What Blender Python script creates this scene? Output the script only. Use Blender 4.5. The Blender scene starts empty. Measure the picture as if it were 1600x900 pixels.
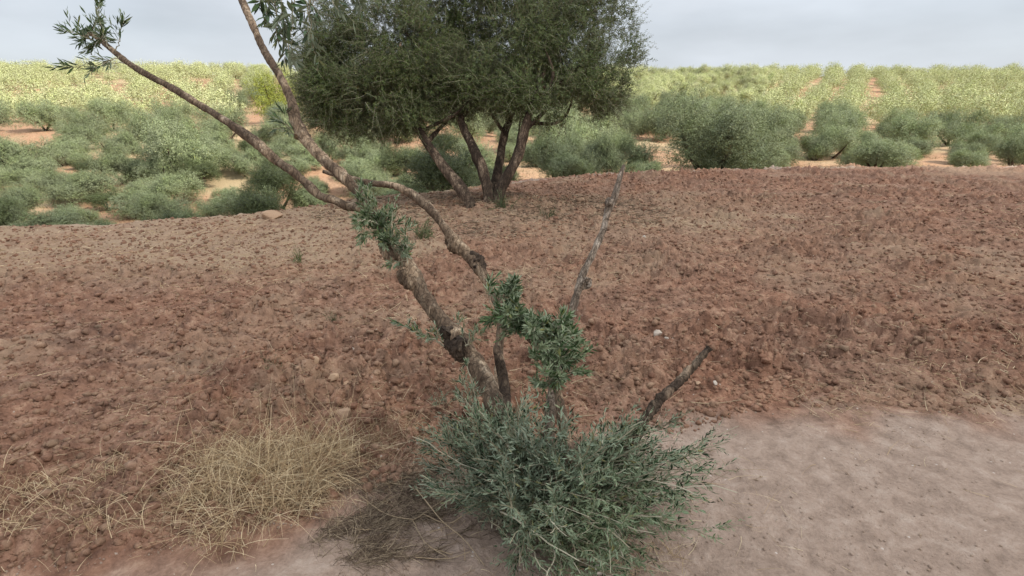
import bpy, math, random
import numpy as np
from math import radians as R

# ------------------------------------------------------------------ camera
scene = bpy.context.scene
COL = scene.collection
F = 864.0; PITCH = R(18.0); CZ = 1.6
cam_d = bpy.data.cameras.new('camera'); cam = bpy.data.objects.new('camera', cam_d)
COL.objects.link(cam); scene.camera = cam
cam_d.sensor_width = 36; cam_d.lens = 36*F/1600; cam_d.clip_start = 0.05; cam_d.clip_end = 5000
cam.location = (0, 0, CZ); cam.rotation_euler = (math.pi/2-PITCH, 0, 0)
# ------------------------------------------------------------------ sky, sun, exposure
SUN_EL = R(42); SUN_AZ = R(112)          # azimuth clockwise from +Y : behind and to the right of the viewer
SDIR = np.array([math.sin(SUN_AZ)*math.cos(SUN_EL), math.cos(SUN_AZ)*math.cos(SUN_EL), math.sin(SUN_EL)])
w = bpy.data.worlds.new('World'); scene.world = w; w.use_nodes = True
nt = w.node_tree; bg = nt.nodes['Background']; bg.inputs['Strength'].default_value = 0.1
sk = nt.nodes.new('ShaderNodeTexSky'); sk.sky_type = 'NISHITA'; sk.sun_disc = False
sk.sun_elevation = SUN_EL; sk.sun_rotation = SUN_AZ; sk.air_density = 1; sk.dust_density = 2
veil = nt.nodes.new('ShaderNodeMix'); veil.data_type = 'RGBA'
veil.inputs[0].default_value = 0.85; veil.inputs[7].default_value = (5.5, 5.8, 6.15, 1)   # thin high overcast
tc = nt.nodes.new('ShaderNodeTexCoord'); nz = nt.nodes.new('ShaderNodeTexNoise'); nz.inputs['Scale'].default_value = 2.2
mp = nt.nodes.new('ShaderNodeMapping'); mp.inputs['Scale'].default_value = (1, 1, 3.5)
rm = nt.nodes.new('ShaderNodeMapRange'); rm.inputs[3].default_value = 0.76; rm.inputs[4].default_value = 0.98
rm.inputs[1].default_value = .3; rm.inputs[2].default_value = .7
L = nt.links.new
L(tc.outputs['Generated'], mp.inputs[0]); L(mp.outputs[0], nz.inputs['Vector']); L(nz.outputs[0], rm.inputs[0]); L(rm.outputs[0], veil.inputs[0])
sx_ = nt.nodes.new('ShaderNodeSeparateXYZ'); L(tc.outputs['Generated'], sx_.inputs[0])
ov = nt.nodes.new('ShaderNodeMapRange'); ov.inputs[1].default_value = .12; ov.inputs[2].default_value = 1.0; ov.inputs[3].default_value = 1.0; ov.inputs[4].default_value = 2.6
L(sx_.outputs[2], ov.inputs[0])          # an overcast sky is brighter overhead than at the horizon
sc_ = nt.nodes.new('ShaderNodeVectorMath'); sc_.operation = 'SCALE'; sc_.inputs[0].default_value = (5.3, 5.65, 6.12)
n2_ = nt.nodes.new('ShaderNodeTexNoise'); n2_.inputs['Scale'].default_value = 3.4; n2_.inputs['Detail'].default_value = 7; L(mp.outputs[0], n2_.inputs['Vector'])
r2_ = nt.nodes.new('ShaderNodeMapRange'); r2_.inputs[1].default_value = .3; r2_.inputs[2].default_value = .7; r2_.inputs[3].default_value = .86; r2_.inputs[4].default_value = 1.1; L(n2_.outputs[0], r2_.inputs[0])
mu_ = nt.nodes.new('ShaderNodeMath'); mu_.operation = 'MULTIPLY'; L(ov.outputs[0], mu_.inputs[0]); L(r2_.outputs[0], mu_.inputs[1]); L(mu_.outputs[0], sc_.inputs['Scale'])
L(sc_.outputs[0], veil.inputs[7])
L(sk.outputs[0], veil.inputs[6]); L(veil.outputs[2], bg.inputs['Color'])
sd = bpy.data.lights.new('sun', 'SUN'); sd.energy = 5.0; sd.angle = R(0.6); sd.color = (1, .94, .84)
sun = bpy.data.objects.new('sun', sd); COL.objects.link(sun)
import mathutils
sun.rotation_euler = mathutils.Vector(SDIR).to_track_quat('Z', 'Y').to_euler()
sun.location = (20, -20, 30)
vs = scene.view_settings; vs.view_transform = 'Standard'; vs.look = 'None'; vs.exposure = 0.45; vs.gamma = 1; vs.use_curve_mapping = False

# ------------------------------------------------------------------ noise
def h3(i, j, k, s=0):
    n = (i.astype(np.int64)*374761393 + j.astype(np.int64)*668265263 + k.astype(np.int64)*2147483647 + s*1274126177) & 0xffffffff
    n = ((n ^ (n >> 13))*1274126177) & 0xffffffff
    n = ((n ^ (n >> 16))*2246822519) & 0xffffffff
    return ((n ^ (n >> 15)) & 0xffffff)/float(0xffffff)
def vnoise(x, y, z=None, s=0):
    if z is None: z = np.zeros_like(x)
    i, j, k = np.floor(x), np.floor(y), np.floor(z)
    u, v, t = x-i, y-j, z-k
    u = u*u*(3-2*u); v = v*v*(3-2*v); t = t*t*(3-2*t)
    r = 0
    for a in (0, 1):
        for b in (0, 1):
            for c in (0, 1):
                if c and not np.any(t): continue
                r = r + h3(i+a, j+b, k+c, s)*(u if a else 1-u)*(v if b else 1-v)*(t if c else 1-t)
    return r*2-1
def fbm(x, y, z=None, o=4, s=0):
    r = 0; a = 1; f = 1; n = 0
    for q in range(o):
        r = r + a*vnoise(x*f, y*f, None if z is None else z*f, s+q*17); n += a; a *= .5; f *= 2.03
    return r/n
def worley(x, y, s=0):
    i, j = np.floor(x), np.floor(y); f1 = np.full(x.shape, 9.); f2 = f1.copy(); cid = np.zeros_like(x); z0 = np.zeros_like(x)
    for a in (-1, 0, 1):
        for b in (-1, 0, 1):
            px = i+a+h3(i+a, j+b, z0, s); py = j+b+h3(i+a, j+b, z0, s+5)
            d = np.hypot(px-x, py-y); c = h3(i+a, j+b, z0, s+9)
            m = d < f1
            f2 = np.where(m, f1, np.minimum(f2, d)); cid = np.where(m, c, cid); f1 = np.where(m, d, f1)
    return f1, f2, cid
def ss(a, b, x):
    t = np.clip((x-a)/(b-a), 0, 1); return t*t*(3-2*t)

# ------------------------------------------------------------------ terrain
CX = [-60, -25, -12, -7, -3.9, -3.0, -1.5, .4, 6.1, 14, 30, 60]
CY = [9, 8.5, 7.2, 7.4, 8.5, 9.7, 11.3, 12.6, 14.7, 16, 17, 17]
PY = [0, 3, 5, 8, 12, 18, 26, 36, 46, 66, 86, 101, 116, 135, 190, 400, 900]
PZ = [0, -.35, -.75, -.98, -.9, -.65, -.35, .1, .9, 3.1, 5.6, 7.3, 8.3, 8.7, 8.6, 5, -10]
PX = [-60, -6, -1.1, -.4, .3, 1.1, 3, 60]          # far edge of the dirt path
PYY = [-3, .6, 1.84, 2.18, 2.45, 2.6, 2.75, 6]
def crest(x): return np.interp(x, CX, CY) + .25*vnoise(x*.7, x*0+3.1, s=4)
def path_edge(x): return np.interp(x, PX, PYY) + .08*vnoise(x*2.2, x*0, s=7)+.04*vnoise(x*7, x*0, s=8)
def ground(x, y, detail=True):
    x = np.asarray(x, float); y = np.asarray(y, float)
    d = y-crest(x)
    e = np.clip(d, 0, None)
    z = np.interp(e, PY, PZ)
    z = np.where(e < 2.2, -.12*e*e*.5, z) if False else z
    left = ss(1.0, -5.0, x)*ss(0, 5, e)*ss(34, 12, e)
    z = z - .85*left
    z = z + .35*fbm(x/9., y/9., o=3, s=31)*ss(3, 14, e)*(1+e/60)
    z = z + ss(60, 110, y)*1.3*vnoise(x/60.+.3, y/90., s=77)
    z = z + .06*fbm(x/1.7, y/1.7, o=3, s=3)*ss(1, 6, np.hypot(x, y))
    # a gentle mound under the large tree
    z = z + .16*np.exp(-(((x+.35)/1.6)**2+((y-8.9)/1.2)**2))
    if detail:
        pl = ploughed(x, y); r = np.hypot(x, y)
        k = ss(34, 16, r)
        wx = x+.06*vnoise(x*5, y*5, s=71)+.02*vnoise(x*17, y*17, s=73); wy = y+.06*vnoise(x*5, y*5, s=72)+.02*vnoise(x*17, y*17, s=74)
        f1, f2, c = worley(wx/.19, wy/.16, 11)
        big = (c > .35)*c*np.clip(1-f1*1.5, 0, 1)**.55
        g1, g2, c2 = worley(wx/.075, wy/.07, 12)
        med = (.1+c2)*np.clip(1-g1*1.35, 0, 1)**.6
        e1, e2, c3 = worley(wx/.034, wy/.034, 13)
        sm = c3*np.clip(1-e1*1.3, 0, 1)**.7; crv = ss(.16, .02, f2-f1)*(c > .5)+.6*ss(.16, .02, g2-g1)*(c2 > .4)
        patch = .38+.62*np.clip(fbm(x/1.1, y/.9, o=3, s=21)*2.2+.5, 0, 1.15)
        b1, b2, c4 = worley(wx/.42+.4*vnoise(x*9, y*9, s=75), wy/.34, 15); huge = (c4 > .62)*ss(0, .55, 1-b1*1.5)*ss(-.2, .3, fbm(x/1.8, y/1.8, o=2, s=22)+.12*ss(0, 4, x))
        rt = 1+.35*ss(.5, 4, x)*ss(3, 5, y)
        z = z + k*pl*(.05*fbm(x/.4, y/.4, o=4, s=14)+patch*rt*(.088*big+.056*med-.022*crv)+.034*huge+(.010+.014*patch)*sm)
        z = z + k*(1-pl)*(.020*fbm(x/.28, y/.28, o=5, s=15)+.0025*sm+.02*fbm(x/.9, y/.9, o=2, s=16))
        far = 1-k
        z = z + far*.12*fbm(x/1.1, y/1.1, o=4, s=18)
    return z
def ploughed(x, y):
    pl = ss(-.15, .35, y-path_edge(x)+.25*fbm(x/.3, y/.3, o=3, s=48))
    smooth = ss(-1.2, -3.2, x)*ss(4.6, 6.2, y)
    tree = np.exp(-(((x+.3)/2.6)**2+((y-9)/2.4)**2))
    return pl*(1-.6*smooth)*(1-.35*tree)

def dirv(px, py):
    a = (np.asarray(px, float)-800)/F; b = (450-np.asarray(py, float))/F
    c, s = math.cos(PITCH), math.sin(PITCH)
    return np.stack([a, c+b*s, b*c-s], -1)
def P(px, py, d):
    """point at depth d metres seen at (px,py)"""
    return dirv(px, py)*np.asarray(d, float)[..., None]+np.array([0, 0, CZ])
def hit(px, py, ymin=1.0, ymax=260):
    v = dirv(px, py); t = np.geomspace(ymin, ymax, 3000)
    p = v*t[:, None]+np.array([0, 0, CZ]); g = ground(p[:, 0], p[:, 1], False)
    m = np.nonzero(p[:, 2] < g)[0]
    q = p[m[0]] if len(m) else p[-1]
    return float(q[0]), float(q[1])

# ------------------------------------------------------------------ mesh + tagging helpers
def mk(name, V, Fc, mat, parent=None, attrs=None, smooth=False, mids=None):
    V = np.ascontiguousarray(V, np.float32); Fc = np.ascontiguousarray(Fc, np.int32)
    me = bpy.data.meshes.new(name); n = Fc.shape[1]
    me.vertices.add(len(V)); me.vertices.foreach_set('co', V.ravel())
    me.loops.add(Fc.size); me.loops.foreach_set('vertex_index', Fc.ravel())
    me.polygons.add(len(Fc)); me.polygons.foreach_set('loop_start', np.arange(0, Fc.size, n, dtype=np.int32))
    try: me.polygons.foreach_set('loop_total', np.full(len(Fc), n, np.int32))
    except Exception: pass
    me.polygons.foreach_set('use_smooth', np.full(len(Fc), bool(smooth)))
    for m in (mat if isinstance(mat, (list, tuple)) else [mat]): me.materials.append(m)
    if mids is not None: me.polygons.foreach_set('material_index', np.asarray(mids, np.int32))
    for k, a in (attrs or {}).items():
        at = me.attributes.new(k, 'FLOAT', 'POINT'); at.data.foreach_set('value', np.ascontiguousarray(a, np.float32))
    me.update(); me.validate()
    o = bpy.data.objects.new(name, me); COL.objects.link(o)
    if parent: o.parent = parent; o.matrix_parent_inverse = parent.matrix_basis.inverted() if False else o.matrix_parent_inverse
    return o
def tag(o, label=None, cat=None, group=None, kind=None):
    if label: o['label'] = label
    if cat: o['category'] = cat
    if group: o['group'] = group
    if kind: o['kind'] = kind
    return o
def empty(name, loc):
    o = bpy.data.objects.new(name, None); COL.objects.link(o); o.location = loc; o.empty_display_size = .1; return o
def copy_tree(o, parent=None, name=None):
    c = o.copy()
    if name: c.name = name
    COL.objects.link(c); c.parent = parent
    for ch in o.children: copy_tree(ch, c)
    return c
class Acc:
    def __init__(s): s.V = []; s.F = []; s.n = 0; s.A = []
    def add(s, V, Fc, a=None):
        if len(V) == 0: return
        s.V.append(V); s.F.append(Fc+s.n); s.n += len(V); s.A.append(np.zeros(len(V)) if a is None else a)
    def get(s): return np.concatenate(s.V), np.concatenate(s.F), np.concatenate(s.A)
    def build(s, name, mat, parent=None, off=None, smooth=False):
        V, Fc, A = s.get()
        if off is not None: V = V-np.asarray(off)
        return mk(name, V, Fc, mat, parent, {'var': A}, smooth)
def unit(v): return v/np.maximum(np.linalg.norm(v, axis=-1, keepdims=True), 1e-9)

def tubes(paths, radii, sides=5, var=None, bump=0, bs=12., seed=0, caps=True):
    """paths (N,K,3), radii (N,K): swept tubes, quads"""
    N, K, _ = paths.shape
    T = np.empty_like(paths); T[:, 1:-1] = paths[:, 2:]-paths[:, :-2]; T[:, 0] = paths[:, 1]-paths[:, 0]; T[:, -1] = paths[:, -1]-paths[:, -2]
    T = unit(T)
    mean = unit(paths[:, -1]-paths[:, 0]); ref = np.where(np.abs(mean[:, 2:3]) > .8, np.array([1., .1, 0]), np.array([0, .1, 1.]))
    U = unit(np.cross(T, ref[:, None, :])); W = np.cross(T, U)
    a = np.linspace(0, 2*math.pi, sides, endpoint=False)
    rr = radii[:, :, None]*np.ones(sides)
    C = U[:, :, None, :]*np.cos(a)[:, None]+W[:, :, None, :]*np.sin(a)[:, None]
    if bump:
        q = paths[:, :, None, :]+C*rr[..., None]
        n1 = fbm(q[..., 0]*bs, q[..., 1]*bs, q[..., 2]*bs*.55, o=4, s=seed)
        n2 = 1-np.abs(vnoise(q[..., 0]*bs*2.6, q[..., 1]*bs*2.6, q[..., 2]*bs*.8, s=seed+3))*2
        rr = rr*(1+bump*(n1*1.3+.35*n2))
    V = (paths[:, :, None, :]+C*rr[..., None]).reshape(-1, 3)
    i = np.arange(N)[:, None, None]*K*sides; k = np.arange(K-1)[None, :, None]*sides; s = np.arange(sides)[None, None, :]
    s2 = (s+1) % sides
    Fq = np.stack([i+k+s, i+k+s2, i+k+sides+s2, i+k+sides+s], -1).reshape(-1, 4)
    if caps and sides >= 6:
        ex = []
        for n in range(N):
            for kk, fl in ((0, 0), (K-1, 1)):
                b = n*K*sides+kk*sides
                for m in range(1, sides//2):
                    lo = [b+m-1, b+m, b+sides-m-1, b+sides-m] if m > 1 or True else None
                    ex.append([b+(m-1) % sides, b+m, b+(sides-m-1) % sides, b+(sides-m) % sides] if m > 0 else None)
        ex = np.array([e for e in ex if e is not None and len(set(e)) == 4]); 
        if len(ex): Fq = np.concatenate([Fq, ex])
    A = np.zeros(len(V)) if var is None else np.repeat(var, K*sides)
    return V, Fq, A
def spline(pts, n):
    p = np.asarray(pts, float); m = len(p)
    q = np.vstack([2*p[0]-p[1], p, 2*p[-1]-p[-2]]); t = np.linspace(0, m-1-1e-6, n); i = t.astype(int); u = (t-i)[:, None]
    a, b, c, d = q[i], q[i+1], q[i+2], q[i+3]
    return .5*(2*b+(c-a)*u+(2*a-5*b+4*c-d)*u*u+(3*b-a-3*c+d)*u**3)
def limb(pts, rad, n=60, sides=16, bump=.14, bs=14, seed=1, wob=.35):
    c = spline(np.c_[np.asarray(pts, float), rad], n)
    p = c[:, :3].copy(); r = np.maximum(c[:, 3], .0015)
    L_ = np.linalg.norm(np.diff(p, axis=0), axis=1).sum(); t = np.linspace(0, L_, n)
    for ax in range(3): p[:, ax] += wob*r*vnoise(t/(6*r.mean()+.02), t*0+ax*3.7, s=seed+ax)*np.minimum(1, np.minimum(t, L_-t)/(.1*L_+1e-6))
    r = r*(1+.10*vnoise(t/(6*r.mean()+.01), t*0+9, s=seed+5)+.22*np.clip(vnoise(t/(9*r.mean()+.01), t*0+4, s=seed+8)-.35, 0, 1)*2)
    return tubes(p[None], r[None], sides, bump=bump, bs=bs, seed=seed)

def leafset(pos, d, nrm, ln, wd, detail, rng):
    """leaves at pos along d. detail=1: one kite quad; detail=2: folded lance leaf of 6 quads"""
    N = len(pos); d = unit(d); s = unit(np.cross(d, nrm)); n = np.cross(s, d)
    ln = np.asarray(ln)*np.ones(N); wd = np.asarray(wd)*np.ones(N)
    var = rng.random(N)
    if detail == 1:
        V = np.stack([pos, pos+d*(ln*.45)[:, None]+s*(wd*.5)[:, None], pos+d*ln[:, None]+n*(ln*.08)[:, None], pos+d*(ln*.45)[:, None]-s*(wd*.5)[:, None]], 1)
        Fq = np.arange(N*4).reshape(N, 4)
        return V.reshape(-1, 3), Fq, np.repeat(var, 4)
    fr = [(0.0, .10, 0), (.28, .42, -.02), (.62, .46, -.05), (1.0, .06, -.16)]
    curl = rng.normal(.4, .8, N)
    rows = []
    for t, h, c in fr:
        m = pos+d*(ln*t)[:, None]+n*(ln*c*curl)[:, None]
        up = n*(wd*h*.45)[:, None]; sd_ = s*(wd*h)[:, None]
        rows += [m-sd_+up, m, m+sd_+up]
    V = np.stack(rows, 1); b = np.arange(N)[:, None]*12
    q = []
    for r in range(3):
        for c in range(2): q.append(b+np.array([[r*3+c, r*3+c+1, r*3+c+4, r*3+c+3]]))
    return V.reshape(-1, 3), np.concatenate(q, 0), np.repeat(var, 12)

def twigs(base, d, ln, nl, leaf, wid, detail, rng, stem_r=.0015, droop=.25, K=5, stem_sides=3, open_=.9, out=None):
    """many leafy twigs: returns (stem tubes, leaves)"""
    N = len(base); d = unit(d); ln = ln*np.ones(N)
    bend = rng.normal(0, .35, (N, 3)); bend[:, 2] -= droop
    t = np.linspace(0, 1, K)[None, :, None]
    path = base[:, None]+d[:, None]*(ln[:, None, None]*t)+bend[:, None]*(ln[:, None, None]*t*t*.6)
    rad = stem_r*(1.15-.8*np.linspace(0, 1, K))[None]*np.ones((N, 1))
    st = tubes(path, rad, stem_sides, var=rng.random(N), caps=False)
    u = (np.arange(nl)+rng.random((N, nl))*.6)/nl*.93+.07
    k = np.clip((u*(K-1)).astype(int), 0, K-2); f = u*(K-1)-k
    ii = np.arange(N)[:, None]
    pos = path[ii, k]*(1-f)[..., None]+path[ii, k+1]*f[..., None]
    tan = unit(path[ii, k+1]-path[ii, k])
    ra = rng.normal(0, 1, (N, 1, 3)); s0 = unit(np.cross(tan, ra+0*tan)); s1 = np.cross(tan, s0)
    ph = (np.arange(nl)*math.pi + (np.arange(nl)//2)*math.pi/2)[None]+rng.normal(0, .3, (N, nl))
    side = s0*np.cos(ph)[..., None]+s1*np.sin(ph)[..., None]
    op = open_*rng.uniform(.6, 1.3, (N, nl))[..., None]
    ld = unit(tan+side*op+rng.normal(0, .15, (N, nl, 3)))
    nrm = unit(np.cross(side, tan)); nrm = np.cross(ld, nrm)+rng.normal(0, .25, (N, nl, 3))
    if out is not None:
        ld = unit(tan*.45+side*1.1+rng.normal(0, .3, (N, nl, 3))); nrm = unit(out)[:, None]*1.6+rng.normal(0, .45, (N, nl, 3))
    l2 = leaf*rng.uniform(.65, 1.15, (N, nl))*(1-.35*u)
    w2 = l2*(wid/leaf)*rng.uniform(.8, 1.15, (N, nl))
    lv = leafset(pos.reshape(-1, 3), ld.reshape(-1, 3), nrm.reshape(-1, 3), l2.ravel(), w2.ravel(), detail, rng)
    return st, lv

# ------------------------------------------------------------------ materials
def mat(name):
    m = bpy.data.materials.new(name); m.use_nodes = True; n = m.node_tree; n.nodes.clear()
    o = n.nodes.new('ShaderNodeOutputMaterial'); return m, n, o
def N_(n, t, **k):
    x = n.nodes.new(t)
    for a, b in k.items():
        if a.startswith('i_'):
            x.inputs[a[2:].replace('_', ' ')].default_value = b
        else: setattr(x, a, b)
    return x
def ramp(n, src, stops):
    r = n.nodes.new('ShaderNodeValToRGB'); e = r.color_ramp.elements
    while len(e) < len(stops): e.new(.5)
    for q, (p, c) in zip(e, stops): q.position = p; q.color = (*c, 1)
    n.links.new(src, r.inputs[0]); return r.outputs[0]
def mix(n, f, a, b, t='MIX'):
    m = n.nodes.new('ShaderNodeMix'); m.data_type = 'RGBA'; m.blend_type = t
    for s, v in ((0, f), (6, a), (7, b)):
        if isinstance(v, (int, float)): m.inputs[s].default_value = v
        elif isinstance(v, tuple): m.inputs[s].default_value = (*v, 1)
        else: n.links.new(v, m.inputs[s])
    return m.outputs[2]
def noise(n, scale, det=6, rough=.6, vec=None, dist=0):
    x = N_(n, 'ShaderNodeTexNoise'); x.inputs['Scale'].default_value = scale; x.inputs['Detail'].default_value = det
    x.inputs['Roughness'].default_value = rough; x.inputs['Distortion'].default_value = dist
    if vec is None:
        g = N_(n, 'ShaderNodeTexCoord'); vec = g.outputs['Object']
    n.links.new(vec, x.inputs['Vector']); return x.outputs[0]
def leaf_mat(name, top, bot, tr=.25, yellow=(.16, .13, .03), rough=.5, spec=.4, con=1.):
    m, n, o = mat(name)
    at = N_(n, 'ShaderNodeAttribute', attribute_name='var')
    dark = tuple(c*(1-.5*con) for c in top); lite = tuple(c*(1+.75*con) for c in top)
    c1 = ramp(n, at.outputs['Fac'], [(0, dark), (.45, top), (.9, lite), (.975, lite), (1, yellow)])
    c2 = ramp(n, at.outputs['Fac'], [(0, tuple(c*.8 for c in bot)), (.95, bot), (1, yellow)])
    oi = N_(n, 'ShaderNodeNewGeometry')
    c = mix(n, oi.outputs['Backfacing'], c1, c2)
    big = noise(n, 1.3, 2)
    c = mix(n, ramp(n, big, [(.35, (0, 0, 0)), (.7, (1, 1, 1))]), c, mix(n, 1.0, c, (.92, 1.0, .72), 'MULTIPLY'))
    ob = N_(n, 'ShaderNodeObjectInfo')
    hs = N_(n, 'ShaderNodeHueSaturation'); mr = N_(n, 'ShaderNodeMapRange'); mr.inputs[3].default_value = .8; mr.inputs[4].default_value = 1.2
    n.links.new(ob.outputs['Random'], mr.inputs[0]); n.links.new(mr.outputs[0], hs.inputs['Value']); n.links.new(c, hs.inputs['Color']); c = hs.outputs[0]
    b = N_(n, 'ShaderNodeBsdfPrincipled'); b.inputs['Roughness'].default_value = rough; b.inputs['Specular IOR Level'].default_value = spec
    n.links.new(c, b.inputs['Base Color'])
    t = N_(n, 'ShaderNodeBsdfTranslucent'); n.links.new(mix(n, 1.0, c, (.9, 1, .55), 'MULTIPLY'), t.inputs[0])
    s = N_(n, 'ShaderNodeMixShader'); s.inputs[0].default_value = tr
    n.links.new(b.outputs[0], s.inputs[1]); n.links.new(t.outputs[0], s.inputs[2]); n.links.new(s.outputs[0], o.inputs[0]); return m
def bark_mat(name, a, b, c, scale=1., bump=.6):
    m, n, o = mat(name)
    g = N_(n, 'ShaderNodeTexCoord'); mp = N_(n, 'ShaderNodeMapping'); mp.inputs['Scale'].default_value = (1, 1, .38)
    n.links.new(g.outputs['Object'], mp.inputs[0]); v = mp.outputs[0]
    n1 = noise(n, 22*scale, 8, .68, v, .6); n2 = noise(n, 7*scale, 4, .6, v, .4)
    vo = N_(n, 'ShaderNodeTexVoronoi', feature='DISTANCE_TO_EDGE'); vo.inputs['Scale'].default_value = 45*scale
    wv = noise(n, 14*scale, 4, .6, v)
    ad = N_(n, 'ShaderNodeVectorMath', operation='ADD'); sc = N_(n, 'ShaderNodeVectorMath', operation='SCALE'); sc.inputs['Scale'].default_value = .09/scale
    n.links.new(wv, sc.inputs[0]); n.links.new(v, ad.inputs[0]); n.links.new(sc.outputs[0], ad.inputs[1]); n.links.new(ad.outputs[0], vo.inputs['Vector'])
    col = ramp(n, n1, [(.3, a), (.5, b), (.68, c)])
    col = mix(n, ramp(n, n2, [(.44, (0, 0, 0)), (.52, (.9, .9, .9))]), col, mix(n, .8, col, tuple(q*.75 for q in a)))
    crack = ramp(n, vo.outputs['Distance'], [(0, (1, 1, 1)), (.12, (0, 0, 0))])
    mm = N_(n, 'ShaderNodeMath', operation='MULTIPLY'); n.links.new(crack, mm.inputs[0]); mm.inputs[1].default_value = .6
    col = mix(n, mm.outputs[0], col, tuple(x*.3 for x in a))
    bs = N_(n, 'ShaderNodeBsdfPrincipled'); bs.inputs['Roughness'].default_value = .9; bs.inputs['Specular IOR Level'].default_value = .2
    n.links.new(col, bs.inputs['Base Color'])
    h = N_(n, 'ShaderNodeMath', operation='SUBTRACT'); n.links.new(n1, h.inputs[0]); n.links.new(mm.outputs[0], h.inputs[1])
    bu = N_(n, 'ShaderNodeBump'); bu.inputs['Strength'].default_value = bump; bu.inputs['Distance'].default_value = .01
    n.links.new(h.outputs[0], bu.inputs['Height']); n.links.new(bu.outputs[0], bs.inputs['Normal'])
    n.links.new(bs.outputs[0], o.inputs[0]); return m
def var_mat(name, cols, rough=.85, tr=0, spec=.2):
    m, n, o = mat(name); at = N_(n, 'ShaderNodeAttribute', attribute_name='var')
    k = len(cols); c = ramp(n, at.outputs['Fac'], [(i/(k-1), q) for i, q in enumerate(cols)])
    nn = noise(n, 60, 5); c = mix(n, ramp(n, nn, [(.3, (.45, .45, .45)), (.7, (0, 0, 0))]), c, mix(n, 1.0, c, (.6, .56, .52), 'MULTIPLY'))
    b = N_(n, 'ShaderNodeBsdfPrincipled'); b.inputs['Roughness'].default_value = rough; b.inputs['Specular IOR Level'].default_value = spec
    n.links.new(c, b.inputs['Base Color']); out = b.outputs[0]
    bu = N_(n, 'ShaderNodeBump'); bu.inputs['Strength'].default_value = .5; bu.inputs['Distance'].default_value = .004
    n.links.new(nn, bu.inputs['Height']); n.links.new(bu.outputs[0], b.inputs['Normal'])
    if tr:
        t = N_(n, 'ShaderNodeBsdfTranslucent'); n.links.new(c, t.inputs[0]); s = N_(n, 'ShaderNodeMixShader'); s.inputs[0].default_value = tr
        n.links.new(out, s.inputs[1]); n.links.new(t.outputs[0], s.inputs[2]); out = s.outputs[0]
    n.links.new(out, o.inputs[0]); return m
def soil_mat(name, a, b, c, specks=(.42, .33, .26), bump=.8, tan=None, path=None):
    m, n, o = mat(name)
    n1 = noise(n, 1.1, 5, .6, None, .3); n2 = noise(n, 9, 8, .7, None, .2); n3 = noise(n, 70, 6, .7)
    col = ramp(n, n2, [(.3, a), (.52, b), (.72, c)])
    col = mix(n, ramp(n, n1, [(.38, (0, 0, 0)), (.66, (.8, .8, .8))]), col, mix(n, 1.0, col, (1.12, .98, .9), 'MULTIPLY'))
    col = mix(n, ramp(n, n3, [(.36, (.6, .6, .6)), (.6, (0, 0, 0))]), col, mix(n, 1.0, col, (.6, .55, .52), 'MULTIPLY'))
    vo = N_(n, 'ShaderNodeTexVoronoi'); vo.inputs['Scale'].default_value = 34
    g = N_(n, 'ShaderNodeTexCoord'); n.links.new(g.outputs['Object'], vo.inputs['Vector'])
    sp = N_(n, 'ShaderNodeMath', operation='LESS_THAN'); sp.inputs[1].default_value = .17; n.links.new(vo.outputs['Distance'], sp.inputs[0])
    se = N_(n, 'ShaderNodeSeparateColor'); n.links.new(vo.outputs['Color'], se.inputs[0])
    g2 = N_(n, 'ShaderNodeMath', operation='GREATER_THAN'); g2.inputs[1].default_value = .95; n.links.new(se.outputs[0], g2.inputs[0])
    mu = N_(n, 'ShaderNodeMath', operation='MULTIPLY'); n.links.new(sp.outputs[0], mu.inputs[0]); n.links.new(g2.outputs[0], mu.inputs[1])
    col = mix(n, mu.outputs[0], col, specks)
    if path is not None:
        pa = N_(n, 'ShaderNodeAttribute', attribute_name='pth')
        pc = ramp(n, n2, [(.3, path[0]), (.52, path[1]), (.72, path[2])])
        pc = mix(n, ramp(n, n3, [(.36, (.5, .5, .5)), (.6, (0, 0, 0))]), pc, mix(n, 1.0, pc, (.7, .66, .62), 'MULTIPLY'))
        col = mix(n, pa.outputs['Fac'], col, mix(n, mu.outputs[0], pc, (.5, .42, .36)))
    if tan is not None:
        at = N_(n, 'ShaderNodeAttribute', attribute_name='tan')
        col = mix(n, at.outputs['Fac'], col, mix(n, .75, col, tan))
    bs = N_(n, 'ShaderNodeBsdfPrincipled'); bs.inputs['Roughness'].default_value = .95; bs.inputs['Specular IOR Level'].default_value = .15
    n.links.new(col, bs.inputs['Base Color'])
    h = N_(n, 'ShaderNodeMath', operation='MULTIPLY_ADD'); n.links.new(n3, h.inputs[0]); h.inputs[1].default_value = .35; n.links.new(n2, h.inputs[2])
    bu = N_(n, 'ShaderNodeBump'); bu.inputs['Strength'].default_value = bump; bu.inputs['Distance'].default_value = .035
    n.links.new(h.outputs[0], bu.inputs['Height']); n.links.new(bu.outputs[0], bs.inputs['Normal'])
    n.links.new(bs.outputs[0], o.inputs[0]); return m
M = {}
PC = ((.23, .165, .125), (.36, .265, .205), (.46, .36, .29))
M['field'] = soil_mat('ploughed_soil', (.105, .056, .038), (.265, .152, .102), (.43, .29, .20), tan=(.36, .26, .17), path=PC)
M['path'] = soil_mat('compact_soil', (.105, .056, .038), (.265, .152, .102), (.43, .29, .20), bump=.8, path=PC)
M['grove'] = soil_mat('grove_soil', (.24, .145, .09), (.34, .215, .135), (.43, .30, .19), bump=.6, tan=(.36, .29, .17), path=((.15, .075, .048), (.25, .13, .085), (.36, .21, .145)))
M['bark'] = bark_mat('olive_bark', (.095, .062, .042), (.33, .232, .15), (.60, .47, .33))
M['barkbig'] = bark_mat('old_olive_bark', (.04, .027, .019), (.13, .09, .062), (.42, .31, .21), .7)
M['dead'] = bark_mat('dead_wood', (.13, .092, .066), (.36, .28, .21), (.58, .49, .40), 1.3, .8)
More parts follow.
